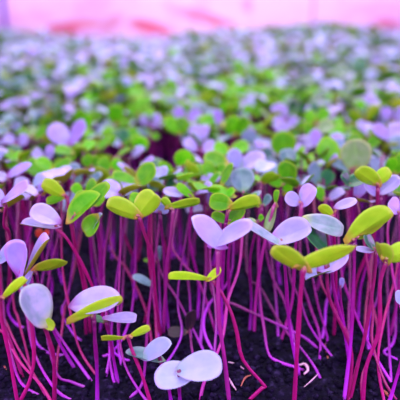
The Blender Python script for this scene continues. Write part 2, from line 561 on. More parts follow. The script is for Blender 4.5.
hero('yellow-green leaf with pale lavender mate behind the large oval leaf', (334, 217), 0.262,
     [(319, 206, 10, 'Y', dict(asp=0.7, u=1)), (358, 201, 9, 'L', dict(b=(334, 208), asp=0.5, un='Y'))],
     [(334, 235), (336, 290), (334, 335)], 'red')
hero('bright green leaf over two lavender leaves on a thick purple stem at the right', (378, 187), 0.285,
     [(356, 170, 17, 'G', dict(b=(380, 186), asp=0.7, u=1)), (392, 170, 14, 'G', dict(b=(374, 184), asp=0.8, u=1))], None, 'red', 0.00115)
hero('pale lavender leaf pair spread under the bright green leaf at the right', (381, 196), 0.29,
     [(362, 182, 12, 'L', dict(asp=0.7)), (402, 178, 14, 'L', dict(b=(376, 194), asp=0.6))], None, 'violet')
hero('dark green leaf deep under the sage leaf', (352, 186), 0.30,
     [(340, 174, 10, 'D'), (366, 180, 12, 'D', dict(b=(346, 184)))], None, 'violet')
hero('white-lavender folded leaf pair at the left edge on a pink stem', (6, 206), 0.265,
     [(-14, 192, 18, 'L'), (32, 185, 12, 'L', dict(b=(2, 202), asp=0.6, un='T'))],
     [(4, 225), (10, 240), (8, 300)], 'red')
hero('lavender leaf pair with purple centre cut by the right edge', (400, 214), 0.27,
     [(388, 200, 14, 'L'), (416, 205, 14, 'L')], None, 'pink')

# ---- middle rows: fork pixel, height, leaves, label
M = [
 ((214, 178), .074, [(201, 165, 14, 'G', dict(b=(216, 176), asp=0.9)), (228, 168, 12, 'G', dict(b=(212, 176)))], 'bright green leaf pair on a pink stem just before the yellow-green leaf'),
 ((150, 208), .076, [(128, 197, 12, 'G', dict(b=(150, 204), asp=0.6)), (160, 196, 12, 'L')], 'flat green leaf with a lavender mate tucked behind the fanned green pair'),
 ((262, 207), .072, [(250, 196, 11, 'G'), (272, 196, 8, 'T')], 'green leaf pair wedged between the green cluster and the upright grey-green leaf'),
 ((92, 206), .074, [(74, 196, 11, 'G', dict(b=(92, 200))), (106, 194, 12, 'G')], 'green leaf pair peeking out behind the tall tilted leaf'),
 ((240, 172), .068, [(226, 154, 16, 'B', dict(b=(243, 166), asp=1.0)), (267, 157, 15, 'L', dict(b=(238, 168), asp=0.8))], 'pale lavender leaf pair with a dark fold, topmost over two blue-green leaves'),
 ((240, 180), .062, [(220, 186, 18, 'T', dict(b=(240, 172), asp=1)), (244, 191, 16, 'T', dict(b=(250, 172), asp=1))], 'two blue-green leaves hanging under the folded lavender pair'),
 ((283, 156), .072, [(283, 131, 25, 'G', dict(b=(284, 157), asp=1.0, notch=0, cx=-0.05)), (262, 150, 9, 'L')], 'large round bright green leaf standing upright in the middle rows'),
 ((280, 193), .070, [(292, 161, 20, 'G', dict(b=(286, 184), asp=1.0)), (266, 179, 12, 'G', dict(b=(284, 184), asp=0.8)), (286, 177, 18, 'G', dict(b=(285, 195), asp=1.1))], 'cluster of three rounded green leaves near the folded lavender pair'),
 ((352, 170), .075, [(354, 138, 30, 'S', dict(b=(358, 171), asp=1.0, notch=0)), (330, 165, 10, 'T')], 'large sage-coloured round leaf in front of a bright green one'),
 ((334, 166), .072, [(316, 141, 22, 'G', dict(b=(340, 163), asp=0.9)), (350, 160, 10, 'G')], 'bright green round leaf next to the large sage leaf'),
 ((366, 150), .068, [(348, 136, 14, 'G', dict(asp=0.8)), (380, 138, 12, 'G')], 'green leaf pair just behind the large sage leaf'),
 ((388, 142), .074, [(371, 131, 13, 'L', dict(b=(392, 138))), (408, 130, 15, 'L', dict(b=(386, 138)))], 'wide lavender leaf pair on a thick stem close to the right edge'),
 ((392, 176), .072, [(387, 158, 14, 'G', dict(b=(392, 175))), (408, 156, 16, 'G')], 'yellow-green upright leaf cut by the right edge behind the lavender pair'),
 ((325, 148), .068, [(308, 134, 14, 'L'), (344, 136, 12, 'L')], 'flat lavender leaf pair behind the bright green round leaf'),
 ((320, 140), .066, [(301, 127, 12, 'G', dict(asp=0.9)), (334, 124, 13, 'S', dict(b=(316, 132)))], 'rounded green leaf pair behind the flat lavender leaves'),
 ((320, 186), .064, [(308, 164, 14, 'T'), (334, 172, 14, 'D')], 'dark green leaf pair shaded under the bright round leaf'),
 ((326, 200), .068, [(314, 190, 11, 'G'), (346, 192, 9, 'L')], 'small green leaf beside a lavender one in the second row at the right'),
 ((364, 122), .070, [(346, 115, 11, 'G', dict(u=1)), (382, 108, 12, 'G', dict(u=1))], 'spreading green leaf pair behind the lavender pair at the right'),
 ((392, 122), .070, [(381, 108, 13, 'L'), (408, 110, 14, 'L')], 'broad lavender leaf cut by the right edge above the wide pair'),
 ((316, 124), .070, [(304, 112, 12, 'G'), (330, 110, 12, 'G')], 'dark-stalked green leaf pair behind the rounded green pair'),
 ((179, 135), .074, [(163, 121, 13, 'G', dict(b=(182, 132), asp=0.8)), (188, 119, 15, 'G', dict(b=(178, 134), asp=1.0))], 'bright green two-lobed leaf pair standing alone above a dark gap'),
 ((186, 122), .070, [(173, 109, 12, 'L'), (202, 112, 12, 'L')], 'lavender leaf pair right behind the lone two-lobed green pair'),
 ((142, 152), .070, [(130, 137, 11, 'G'), (146, 137, 14, 'G', dict(b=(140, 151)))], 'round green leaf on a short stem at the edge of the dark gap'),
 ((150, 137), .066, [(136, 129, 5, 'T', dict(asp=0.5)), (160, 136, 6, 'G', dict(asp=0.5))], 'thin green leaf seen edge-on above the dark gap'),
 ((122, 145), .066, [(112, 142, 7, 'B'), (130, 142, 6, 'G')], 'pale whitish small leaf beside the round green leaf'),
 ((200, 150), .070, [(182, 143, 11, 'L'), (217, 146, 13, 'L')], 'flat lavender leaf pair between the lone two-lobed pair and the twin stems'),
 ((183, 167), .075, [(182, 149, 18, 'G', dict(b=(183, 167), asp=1.0, notch=0)), (197, 158, 9, 'G')], 'round upright green leaf at the far side of the dark gap'),
 ((140, 187), .078, [(110, 177, 11, 'G', dict(b=(139, 183), asp=0.7)), (158, 167, 18, 'G', dict(b=(136, 184), asp=0.9)), ], 'bright green pair with an oval and a round leaf in the middle rows'),
 ((134, 173), .072, [(116, 164, 5, 'L', dict(asp=0.6)), (156, 159, 6, 'L', dict(asp=0.6))], 'thin white-lavender leaf seen edge-on behind the oval and round pair'),
 ((177, 173), .074, [(157, 164, 8, 'G', dict(asp=0.5)), (182, 168, 6, 'L')], 'narrow arched green leaf on the rim of the dark gap'),
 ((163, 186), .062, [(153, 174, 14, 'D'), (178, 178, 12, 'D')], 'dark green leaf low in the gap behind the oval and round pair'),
 ((192, 200), .076, [(175, 185, 9, 'G', dict(b=(194, 198), asp=0.5)), (162, 192, 9, 'L', dict(b=(186, 194), asp=0.5))], 'yellow-green slanted leaf over a lavender one above the flat yellow-green pair'),
 ((124, 198), .070, [(104, 181, 12, 'G', dict(b=(122, 190))), (142, 192, 9, 'L')], 'green leaf with lavender mate above the fanned green pair'),
 ((112, 172), .068, [(98, 160, 14, 'G'), (122, 160, 14, 'G')], 'broad green leaf pair behind the thin edge-on lavender leaf'),
 ((106, 145), .066, [(98, 134, 12, 'G'), (115, 134, 12, 'G')], 'small green leaf pair beside the pale whitish leaf'),
 ((70, 146), .074, [(48, 127, 19, 'L', dict(b=(70, 144), asp=0.8)), (88, 122, 13, 'L', dict(b=(68, 145), asp=0.7))], 'v-shaped lavender leaf pair rising among blurred green leaves'),
 ((16, 144), .068, [(4, 136, 10, 'L'), (29, 138, 11, 'L')], 'flat lavender leaf pair near the left edge in the middle rows'),
 ((32, 138), .066, [(15, 130, 9, 'G'), (48, 130, 9, 'G')], 'flat green leaf pair between two lavender pairs'),
 ((82, 130), .066, [(76, 109, 13, 'G'), (94, 116, 12, 'G')], 'upright green leaf pair behind the v-shaped lavender pair'),
 ((64, 160), .072, [(54, 150, 10, 'G', dict(b=(74, 154))), (76, 156, 9, 'G')], 'oval yellow-green leaf below the v-shaped lavender pair'),
 ((44, 160), .068, [(31, 150, 10, 'L'), (56, 148, 10, 'L')], 'lavender leaf pair beside the oval yellow-green leaf'),
 ((52, 173), .073, [(34, 161, 11, 'G', dict(b=(53, 170))), (73, 163, 10, 'G', dict(b=(51, 171)))], 'green leaf pair on a pink stem above the twin green leaves'),
 ((18, 170), .070, [(8, 161, 10, 'G'), (30, 164, 10, 'G')], 'green leaf pair near the left edge behind the lavender strip'),
 ((10, 180), .074, [(-8, 176, 9, 'L'), (34, 166, 8, 'L', dict(b=(6, 176), asp=0.4, un='G'))], 'long pale strip leaf at the left edge over green ones'),
 ((30, 186), .072, [(14, 184, 13, 'L', dict(b=(30, 184))), (46, 178, 10, 'B')], 'lavender leaf pair in front of the strip leaf'),
 ((84, 196), .076, [(71, 186, 11, 'G'), (98, 182, 12, 'G')], 'green leaf pair above the tall tilted leaf'),
 ((92, 168), .070, [(84, 155, 13, 'G'), (101, 158, 12, 'G')], 'dark-edged green leaf pair close to the red leaf'),
 ((232, 140), .072, [(229, 115, 15, 'G', dict(b=(232, 137))), (250, 118, 14, 'G', dict(b=(236, 136)))], 'pair of upright rounded green leaves on a slanting pink stem'),
 ((250, 146), .070, [(247, 129, 15, 'T', dict(b=(249, 145), un='D')), (262, 138, 8, 'T')], 'dark blue-green round leaf before the upright rounded pair'),
 ((222, 130), .074, [(200, 122, 10, 'G', dict(b=(224, 124))), (212, 111, 10, 'L')], 'green strip leaf under a lavender one on a slanting pink stem'),
 ((230, 158), .070, [(212, 148, 12, 'G', dict(b=(230, 152))), (250, 146, 13, 'G', dict(b=(230, 152)))], 'rounded green leaf pair above the folded lavender leaves'),
 ((220, 176), .072, [(202, 160, 15, 'G', dict(b=(229, 164))), (206, 172, 8, 'L')], 'large yellow-green leaf touching the folded lavender leaves'),
 ((268, 170), .066, [(262, 148, 13, 'T'), (276, 158, 14, 'B')], 'pale blue-green leaf pair behind the large round green leaf'),
 ((220, 202), .076, [(206, 193, 9, 'G', dict(b=(236, 196))), (236, 190, 8, 'G')], 'flat bright green leaf at the back of the green cluster'),
 ((228, 116), .066, [(222, 103, 11, 'G'), (240, 102, 11, 'G')], 'blurred green leaf pair behind the upright rounded leaves'),
 ((252, 118), .066, [(243, 106, 12, 'G'), (262, 106, 12, 'G')], 'blurred rounded green leaf pair near the slanting pink stem'),
 ((286, 128), .066, [(272, 120, 10, 'L'), (298, 118, 10, 'L')], 'lavender leaf pair above the large round green leaf'),
 ((298, 112), .066, [(288, 102, 10, 'D'), (308, 104, 10, 'G')], 'dark and bright green leaf pair behind the lavender one'),
 ((116, 126), .068, [(110, 104, 14, 'G'), (124, 106, 12, 'G')], 'tall green leaf pair among blurred lavender leaves'),
 ((138, 116), .066, [(127, 107, 10, 'G'), (149, 107, 10, 'G')], 'flat green leaf pair beside the tall green pair'),
 ((150, 126), .066, [(140, 117, 10, 'L'), (161, 116, 10, 'L')], 'lavender leaf pair in front of the flat green pair'),
 ((10, 116), .066, [(-2, 108, 9, 'L'), (24, 108, 9, 'L')], 'blurred lavender leaf pair at the left edge of the middle rows'),
 ((90, 172), .050, [(88, 160, 9, 'R', dict(notch=0)), (97, 174, 8, 'R')], 'small red-orange leaf glowing in a dark gap between stems'),
 ((42, 238), .045, [(36, 230, 8, 'R', dict(notch=0)), (50, 232, 6, 'R')], 'small red-orange leaf low behind the folded lavender leaf'),
]
for top, z, leaves, label in M:
    hero(label, top, 0, leaves, None, random.choice(['red', 'violet', 'pink', 'violet']), z=z)

# ------------------------------------------------------------------ strands: seedlings of which the stem shows most
LIB = {}


def lib_leaf(kind):
    L = LIB.setdefault(kind, [])
    if len(L) < 6:
        g = leaf_geo(0.0158, 0.0158 * random.uniform(0.88, 1.12), random.uniform(0.02, 0.2), random.uniform(-0.05, 0.2),
                     random.uniform(0.0, 0.22), 0.04, random.random() * 6, 5, 22, 0.00035)
        L.append(mesh_from('leaf', *g, [LM[kind], LM[UNDER[kind]]]))
        return L[-1]
    return random.choice(L)


def auto_pair(F0, kind, size=1.0, kind2=None, az=None, spread=None, toward=0.0):
    az = random.uniform(0, 2 * math.pi) if az is None else az
    out = []
    for q in (0, 1):
        a = az + q * math.pi + random.uniform(-.35, .35)
        el = math.radians(max(-14, min(75, random.gauss(24 if F0.y < .4 else 15, 17))))
        d = Vector((math.cos(a) * math.cos(el), math.sin(a) * math.cos(el), math.sin(el)))
        n = Vector((-math.cos(a) * math.sin(el), -math.sin(a) * math.sin(el), math.cos(el)))
        side = n.cross(d)
        n = n + side * random.gauss(0, 0.3) + Vector((0, -toward, 0))
        org = F0 + d * 0.0018
        m = basis(org, d, n) @ Matrix.Scale(size * random.uniform(.85, 1.15), 4)
        out.append((m, lib_leaf(kind if q == 0 or kind2 is None else kind2)))
    return out


STR = [
 ([(257, 212), (258, 245), (260, 300), (264, 328), (268, 352), (277, 361), (304, 366)], 'violet', 'stem that bends like a hook along the soil right of the kinked red stem'),
 ([(243, 206), (246, 262), (262, 290), (282, 326), (300, 347), (314, 366), (324, 381)], 'violet', 'long slanting stem ending in an orange-tipped root near the straight front stem'),
 ([(196, 214), (212, 292), (234, 304), (264, 318), (302, 336), (322, 348)], 'violet', 'stem leaning far over sideways behind the kinked red stem'),
 ([(243, 214), (240, 262), (228, 300), (222, 340), (205, 380), (200, 396)], 'pink', 'pale pink stem crossing behind the thick centre stem'),
 ([(226, 216), (210, 250), (216, 310), (215, 345), (212, 378)], 'violet', 'slim stem in the shade beside the thick centre stem'),
 ([(322, 214), (318, 265), (330, 300), (346, 330), (351, 356), (343, 402)], 'red', 'leaning red stem joining the right-hand bundle of stems'),
 ([(350, 212), (350, 262), (349, 310), (349, 340), (351, 360), (348, 388)], 'violet', 'upright stem in the middle of the right-hand bundle'),
 ([(364, 214), (370, 262), (366, 310), (364, 340), (358, 362), (347, 404)], 'red', 'thick red stem curving down to the foot of the right-hand bundle'),
 ([(388, 216), (372, 262), (372, 300), (378, 330), (372, 352), (362, 378), (364, 408)], 'red', 'curved stem at the outer side of the right-hand bundle'),
 ([(404, 210), (390, 255), (388, 300), (389, 345), (392, 383)], 'violet', 'shaded stem near the right edge'),
 ([(358, 226), (372, 300), (372, 340), (384, 380), (400, 400)], 'red', 'stem running out to the lower right corner'),
 ([(395, 222), (388, 225), (391, 262), (396, 290), (412, 350), (412, 390)], 'pink', 'pale pink stem behind the green leaf cut by the right edge'),
 ([(308, 212), (300, 262), (308, 300), (319, 332), (320, 356), (317, 362)], 'violet', 'stem with a small curl at the soil between front stem and bundle'),
 ([(300, 222), (310, 262), (318, 305), (327, 336), (326, 342)], 'violet', 'thin violet stem deep behind the straight front stem'),
 ([(284, 222), (288, 262), (300, 300), (312, 330), (340, 362)], 'violet', 'violet stem slanting behind the straight front stem'),
 ([(-14, 236), (-8, 290), (4, 318), (16, 344), (33, 373), (52, 402)], 'red', 'thick red stem running from the left edge to the bottom'),
 ([(-22, 262), (-8, 310), (6, 335), (20, 362), (40, 384), (56, 406)], 'red', 'second red stem sloping in from the left edge'),
 ([(-4, 226), (2, 290), (6, 330), (16, 372), (26, 388), (40, 392)], 'violet', 'violet stem curling on the soil in the left corner'),
 ([(10, 226), (12, 290), (18, 318), (28, 357), (30, 372)], 'red', 'upright red stem behind the upright lavender pair'),
 ([(36, 214), (30, 262), (38, 300), (52, 325), (74, 357), (96, 384)], 'violet', 'long slanting stem passing under the round grey-green leaf'),
 ([(66, 212), (52, 262), (46, 320), (56, 372), (72, 382), (94, 386)], 'violet', 'violet stem bending flat behind the left front stems'),
 ([(52, 216), (62, 262), (70, 310), (80, 350), (101, 378)], 'red', 'magenta stem between the round leaf and the half-round leaf'),
 ([(20, 215), (16, 262), (26, 310), (34, 352), (56, 390), (80, 400)], 'violet', 'stem lying low across the left front corner'),
 ([(92, 214), (78, 250), (66, 300), (62, 330), (57, 360), (54, 404)], 'red', 'red stem joining the fork of the round grey-green leaf'),
 ([(112, 212), (104, 262), (106, 310), (110, 350), (105, 376)], 'violet', 'upright violet stem behind the half-round lavender leaf'),
 ([(124, 212), (124, 262), (122, 300), (118, 340), (122, 366)], 'violet', 'dark magenta stem left of the low dark gap'),
 ([(112, 216), (110, 240), (126, 268), (142, 300), (150, 330), (152, 356)], 'red', 'slanting stem crossing the low dark gap'),
 ([(146, 214), (152, 262), (155, 300), (157, 345)], 'red', 'straight stem close beside the fanned green pair'),
 ([(150, 214), (158, 262), (178, 300), (196, 335), (206, 352)], 'violet', 'violet stem slanting behind the pink stem'),
 ([(176, 216), (172, 240), (182, 262), (200, 284), (216, 330)], 'pink', 'pink slanting stem right of the centre gap'),
 ([(186, 214), (188, 262), (190, 300), (191, 340)], 'violet', 'upright stem behind the dark withered leaf'),
 ([(204, 212), (206, 262), (204, 300), (200, 345)], 'violet', 'slim stem just left of the thick centre stem'),
 ([(130, 218), (120, 262), (118, 320), (124, 362), (140, 392), (154, 404)], 'violet', 'violet stem under the bow-shaped leaf pair'),
 ([(88, 216), (96, 262), (108, 320), (110, 362), (118, 394)], 'violet', 'violet stem to the right of the half-round leaf stem'),
 ([(160, 222), (150, 300), (146, 350), (142, 384), (126, 396)], 'violet', 'violet stem curling under the heart-shaped pair'),
 ([(270, 212), (272, 262), (276, 300), (279, 342)], 'violet', 'dark upright stem behind the hook-bent stem'),
 ([(264, 214), (268, 262), (284, 300), (292, 330), (296, 350)], 'violet', 'shaded stem behind the straight front stem'),
 ([(336, 216), (340, 262), (350, 300), (372, 350), (398, 388)], 'violet', 'stem slanting to the lower right behind the bundle'),
 ([(30, 210), (16, 285), (8, 308), (14, 322), (26, 326)], 'hot', 'bright violet stem curling on the soil under the pointed leaf'),
 ([(84, 210), (70, 285), (62, 310), (72, 332), (84, 340)], 'hot', 'bright violet stem bending low behind the half-round leaf'),
 ([(60, 210), (38, 300), (34, 335), (46, 352), (66, 352)], 'hot', 'glowing violet stem base looped under the round grey-green leaf'),
 ([(126, 210), (114, 300), (112, 345), (122, 372), (134, 358)], 'hot', 'bright violet hooked stem base below the bow-shaped leaf pair'),
 ([(140, 210), (134, 290), (126, 330), (112, 352), (96, 354)], 'hot', 'violet stem sweeping over the soil behind the bow-shaped pair'),
 ([(238, 208), (232, 270), (208, 306), (204, 330), (214, 350)], 'hot', 'bright violet stem arching low beside the thick centre stem'),
 ([(330, 208), (332, 270), (326, 305), (325, 322), (322, 338)], 'hot', 'bright violet streak of stem above the orange-brown root strand'),
 ([(378, 208), (380, 280), (370, 315), (368, 345), (374, 358)], 'hot', 'glowing violet stem deep inside the dense bundle'),
 ([(392, 206), (396, 300), (394, 340), (384, 352), (398, 356)], 'hot', 'violet stem folding at the soil near the right edge'),
 ([(190, 206), (178, 290), (182, 330), (174, 352), (160, 366)], 'hot', 'bright violet stem slanting down behind the low pale pair'),
 ([(396, 226), (398, 262), (384, 320), (378, 362), (386, 404)], 'red', 'short red stem at the lower right corner'),
]
KN = ['G', 'L', 'L', 'B', 'T', 'G']
for pts, kind, label in STR:
    base = at_z(pts[-1][0], pts[-1][1], 0.001)
    d = ray(*pts[0])
    # the fork stands in the canopy, where no other one is
    best = None
    for _ in range(40):
        tx_, ty_ = pts[0][0] + random.uniform(-10, 10), random.uniform(150, 202)
        q = at_z(tx_, ty_, random.uniform(0.066, 0.080))
        dd = min([math.hypot(tx_ - w_[3], 1.2 * (ty_ - 4 - w_[4])) for w_ in placed] + [999])
        if ((tx_ - 168) / 36) ** 2 + ((ty_ - 158) / 15) ** 2 < 1 or ((tx_ - 88) / 15) ** 2 + ((ty_ - 168) / 13) ** 2 < 1:
            dd -= 60
        if best is None or dd > best[0]:
            best = (dd, q, (tx_, ty_))
    F0 = best[1]
    pts = [best[2]] + pts[1:]
    path = [F0]
    tot = pts[-1][1] - pts[0][1]
    for (x, y) in pts[1:-1]:
        f = max(0, min(1, (y - pts[0][1]) / tot)) ** 0.8
        p = at(x, y, F0.y + (base.y - F0.y) * f)
        p.z = max(p.z, 0.0012)
        path.append(p)
    b = base.copy(); b.z = -0.0015
    path.append(b)
    path.reverse()
    b0 = base.copy(); b0.z = 0
    lv = auto_pair(F0, random.choice(KN), random.uniform(.8, 1.0))
    placed.append((F0.x, F0.y, F0.z, pts[0][0], pts[0][1], (F0 - CAM).dot(CF), base.x, base.y))
    seedling(label.replace('right-hand', 'dense'), None, b0, path, lv, kind, random.uniform(.00075, .00098))
    HERO_COUNT[0] += 1

# ------------------------------------------------------------------ the rest of the crop
GX = rng.random((64, 64))


def vnoise(x, y, s):
    x, y = x / s + 100, y / s + 100
    i, j = int(x), int(y)
    fx, fy = x - i, y - j
    fx, fy = fx * fx * (3 - 2 * fx), fy * fy * (3 - 2 * fy)
    g = lambda a, b: GX[a % 64][b % 64]
    return (g(i, j) * (1 - fx) + g(i + 1, j) * fx) * (1 - fy) + (g(i, j + 1) * (1 - fx) + g(i + 1, j + 1) * fx) * fy


def pick_kind(x, y):
    px, py, _ = project((x, y, 0.07))
    g = vnoise(x, y, 0.05)
    if py > 95:
        lft = max(0.0, min(1.0, (150 - px) / 110)) * max(0.0, min(1.0, (175 - py) / 40))
        w = {'G': (2.6 + 5 * g) * (1 - 0.62 * lft), 'L': 3.0 + 1.5 * lft, 'B': 1.2 + 1.2 * lft, 'T': 1.8 + 2.2 * lft, 'D': 2.0 + 1.2 * lft, 'S': 0.6}
    else:
        band = max(0.0, min(1.0, (py - 42) / 50.0))  # glancing sheen of far rows put in through more pale leaf colours
        # the crop has more open green leaves towards the right and the middle
        side = 0.25 + 0.75 * max(0, min(1, (px - 40) / 200))
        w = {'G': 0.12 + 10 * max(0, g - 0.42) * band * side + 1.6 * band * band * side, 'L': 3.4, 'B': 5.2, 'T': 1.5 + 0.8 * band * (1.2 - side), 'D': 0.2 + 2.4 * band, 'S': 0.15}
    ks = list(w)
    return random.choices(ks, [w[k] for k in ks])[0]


BAND_LABEL = [
 (0.33, 'seedling squeezed between the first rows of the crop, its stem mostly hidden', 'seedlings filling the first rows'),
 (0.42, 'slightly blurred seedling packed into the middle rows behind the sharp ones', 'seedlings packed into the middle rows'),
 (9.9, 'blurred seedling in the crowded rows behind the middle of the bed', 'seedlings in the crowded rows behind the middle'),
]

ANCHORS = [
 ((284, 146), 'large round upright green leaf'), ((354, 154), 'large round sage leaf'), ((68, 134), 'v-shaped lavender pair'),
 ((176, 127), 'lone two-lobed green pair'), ((244, 160), 'folded lavender pair'), ((138, 176), 'oval and round green pair'),
 ((388, 136), 'wide lavender pair'), ((220, 235), 'centre v-shaped lavender pair'), ((80, 205), 'tall tilted green leaf'),
 ((130, 205), 'fanned green pair'), ((42, 218), 'folded round lavender leaf'), ((235, 208), 'large green cluster'),
 ((370, 225), 'large oval green leaf'), ((302, 194), 'bird-shaped lavender pair'), ((184, 158), 'round green leaf past the dark gap'),
 ((232, 126), 'upright rounded green pair'), ((22, 135), 'flat lavender pair by the left edge'), ((88, 166), 'red-orange leaf'),
 ((120, 114), 'tall green pair'), ((364, 114), 'spreading green pair'), ((318, 114), 'dark-stalked green pair'), ((286, 122), 'lavender pair above the round leaf'),
 ((10, 110), 'blurred lavender pair by the left edge'), ((54, 192), 'twin green leaves'), ((186, 114), 'lavender pair behind the two-lobed pair'),
]
USED = set()


def place_label(look, px, py, lab, grp):
    near = sorted(ANCHORS, key=lambda a: math.hypot(a[0][0] - px, a[0][1] - py))[:6]
    for (ax, ay), nm in near:
        dx, dy = px - ax, py - ay
        r = math.hypot(dx, dy)
        how = 'close' if r < 18 else ('a little way' if r < 34 else ('further' if r < 55 else 'far'))
        a = math.degrees(math.atan2(-dy, dx)) % 360
        side = ['to the right of', 'behind and right of', 'straight behind', 'behind and left of', 'to the left of', 'in front and left of', 'in front of', 'in front and right of'][int(((a + 22.5) % 360) // 45)]
        t = '%s seedling %s %s the %s' % (look, how, side, nm)
        if t not in USED and len(t.split()) <= 16:
            USED.add(t)
            return t, grp
    return look + ' leaved ' + lab, look + ' leaved ' + grp


cand = []
ys = 0.262
pts2d = [(p[0], p[1]) for p in placed]
TOTAL = 300
S = 0.0188
tries = 0
grid = {}


def ok2d(x, y, s):
    i, j = int(math.floor(x / s)), int(math.floor(y / s))
    for a in range(i - 2, i + 3):
        for b in range(j - 2, j + 3):
            for (u_, v_) in grid.get((a, b), ()):
                if (u_ - x) ** 2 + (v_ - y) ** 2 < s * s:
                    return False
    return True


# jittered rows from near to far
fill = []
y = 0.272
while y < 2.28:
    s = S * (1.1 if y < 0.45 else 1.0) if y < 0.75 else (0.019 if y < 1.2 else 0.025)
    half = 0.40 * y + 0.03 + (0.02 if y < .5 else 0.05)
    x = -half + random.uniform(0, s)
    while x < half:
        xx, yy = x + random.uniform(-.35, .35) * s, y + random.uniform(-.35, .35) * s
        z = random.gauss(0.066, 0.006) + 0.008 * (vnoise(xx, yy, 0.12) - 0.5)
        if yy < 0.34:
            z = random.uniform(0.070, 0.082)
        z = max(0.05, min(0.085, z))
        if yy > 1.2:
            hx = project((xx, yy, z))[0]
            edge = np.interp(hx, [0, 60, 110, 150, 200, 260, 330, 400], [29, 35, 39, 37, 31, 29, 24, 31])
            z += (36.0 - edge) * 0.0043 * min(1.0, (yy - 1.2) / 1.0)
        px, py, dp = project((xx, yy, z))
        bad = False
        if yy < 0.62:
            for (ax, ay, az_, apx, apy, adp, bx_, by_) in placed:
                if (ax - xx) ** 2 + (ay - yy) ** 2 + (az_ - z) ** 2 < 0.0098 ** 2:
                    bad = True
                    break
                rad_px = 0.0125 * FPX / dp
                if dp < adp + 0.004 and abs(apx - px) < rad_px and abs(apy - py - 1) < rad_px * 0.75:
                    bad = True
                    break
            for gx_, gy_, ga_, gb_ in ((168, 156, 34, 13), (88, 168, 13, 12), (290, 150, 8, 6), (100, 178, 20, 8), (238, 146, 14, 7), (340, 120, 12, 6)):
                if ((px - gx_) / ga_) ** 2 + ((py - gy_) / gb_) ** 2 < 1:
                    bad = True
            if py > 206 + 14 * vnoise(xx, 3.0, 0.02) and 0 < px < 400:
                bad = True
        if not bad:
            fill.append((xx, yy, z, px, py))
        x += s
    y += s * 0.9

inview = [f for f in fill if -12 < f[3] < 412]
inview.sort(key=lambda f: f[1])
n_ind = TOTAL - HERO_COUNT[0]
ind = set(id(f) for f in inview[:n_ind])
far = []
for f in fill:
    xx, yy, z, px, py = f
    if id(f) not in ind:
        far.append(f)
        continue
    kind = pick_kind(xx, yy)
    F0 = Vector((xx, yy, z))
    base = Vector((xx + random.uniform(-.012, .012), yy + random.uniform(-.008, .008), 0))
    path = [base + Vector((0, 0, -.002)), base.lerp(F0, .3) + Vector((random.uniform(-.005, .005), random.uniform(-.003, .003), 0)),
            base.lerp(F0, .7) + Vector((random.uniform(-.003, .003), 0, 0)), F0]
    for lim, lab, grp in BAND_LABEL:
        if yy < lim:
            break
    look = {'G': 'bright green', 'L': 'waxy lavender-sheen', 'B': 'pale blue', 'T': 'blue-green', 'D': 'dark green', 'S': 'sage green'}[kind]
    k2 = kind
    lab_, grp_ = place_label(look, px, py, lab, grp)
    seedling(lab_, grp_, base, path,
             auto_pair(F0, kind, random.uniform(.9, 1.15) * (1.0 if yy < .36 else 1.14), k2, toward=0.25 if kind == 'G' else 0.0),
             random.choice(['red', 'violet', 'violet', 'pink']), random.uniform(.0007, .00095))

# everything further away, and what stands just beyond the sides, is too many to count
KINDS = list(LM)
mats = [LM[k] for k in KINDS] + [SM['violet'], SM['pink']]
VV, TT, MM, AR = [], [], [], {k: [] for k in ('rad', 'lx', 'ly', 'rnd', 't')}
voff = 0
geos = {}
for q in range(8):
    for lod, (rg, sg) in enumerate(((4, 16), (3, 12), (2, 9))):
        geos[q, lod] = leaf_geo(0.0165, 0.0165 * random.uniform(0.8, 1.1), random.uniform(0, 0.2), random.uniform(-0.05, 0.2),
                                random.uniform(0, 0.22), 0.04, random.random() * 6, rg, sg, 0.0004)
polys_flat, poly_len = [], []


def emit(V, F, M_, A):
    global voff
    VV.append(np.asarray(V, dtype=np.float64))
    for f, m in zip(F, M_):
        polys_flat.extend(i + voff for i in f)
        poly_len.append(len(f))
        MM.append(m)
    for k in AR:
        AR[k].append(np.asarray(A.get(k, np.zeros(len(V))), dtype=np.float32))
    voff += len(V)


for (xx, yy, z, px, py) in far:
    kind = pick_kind(xx, yy)
    F0 = Vector((xx, yy, z))
    lod = 0 if yy < 0.75 else (1 if yy < 1.2 else 2)
    az = random.uniform(0, 2 * math.pi)
    sz = random.uniform(.85, 1.35) * (1.25 if yy < 1.2 else 1.6)
    for q in (0, 1):
        a = az + q * math.pi + random.uniform(-.35, .35)
        el = math.radians(max(-14, min(75, random.gauss(13, 16))))
        d = Vector((math.cos(a) * math.cos(el), math.sin(a) * math.cos(el), math.sin(el)))
        n = Vector((-math.cos(a) * math.sin(el), -math.sin(a) * math.sin(el), math.cos(el)))
        n = n + n.cross(d) * random.gauss(0, 0.3) + Vector((0, -0.3 if kind == 'G' else 0, 0))
        mt = np.array(basis(F0 + d * 0.001, d, n))
        V, F, M_, A = geos[random.randrange(8), lod]
        W_ = (V * sz) @ mt[:3, :3].T + mt[:3, 3]
        ki, ku = KINDS.index(kind), KINDS.index(UNDER[kind])
        A = dict(A); A['rnd'] = np.full(len(V), random.random())
        emit(W_, F, [ki if m == 0 else ku for m in M_], A)
    if yy < 1.5:
        b = Vector((xx + random.uniform(-.01, .01), yy + random.uniform(-.008, .008), -0.001))
        v, f, t = tube(spline([b, b.lerp(F0, .5) + Vector((random.uniform(-.004, .004), 0, 0)), F0], 5), [0.0009] * 5, 4, [0, .2, .45, .7, .95])
        emit([tuple(p) for p in v], f, [len(KINDS) + (random.random() < .3)] * len(f), {'t': t})

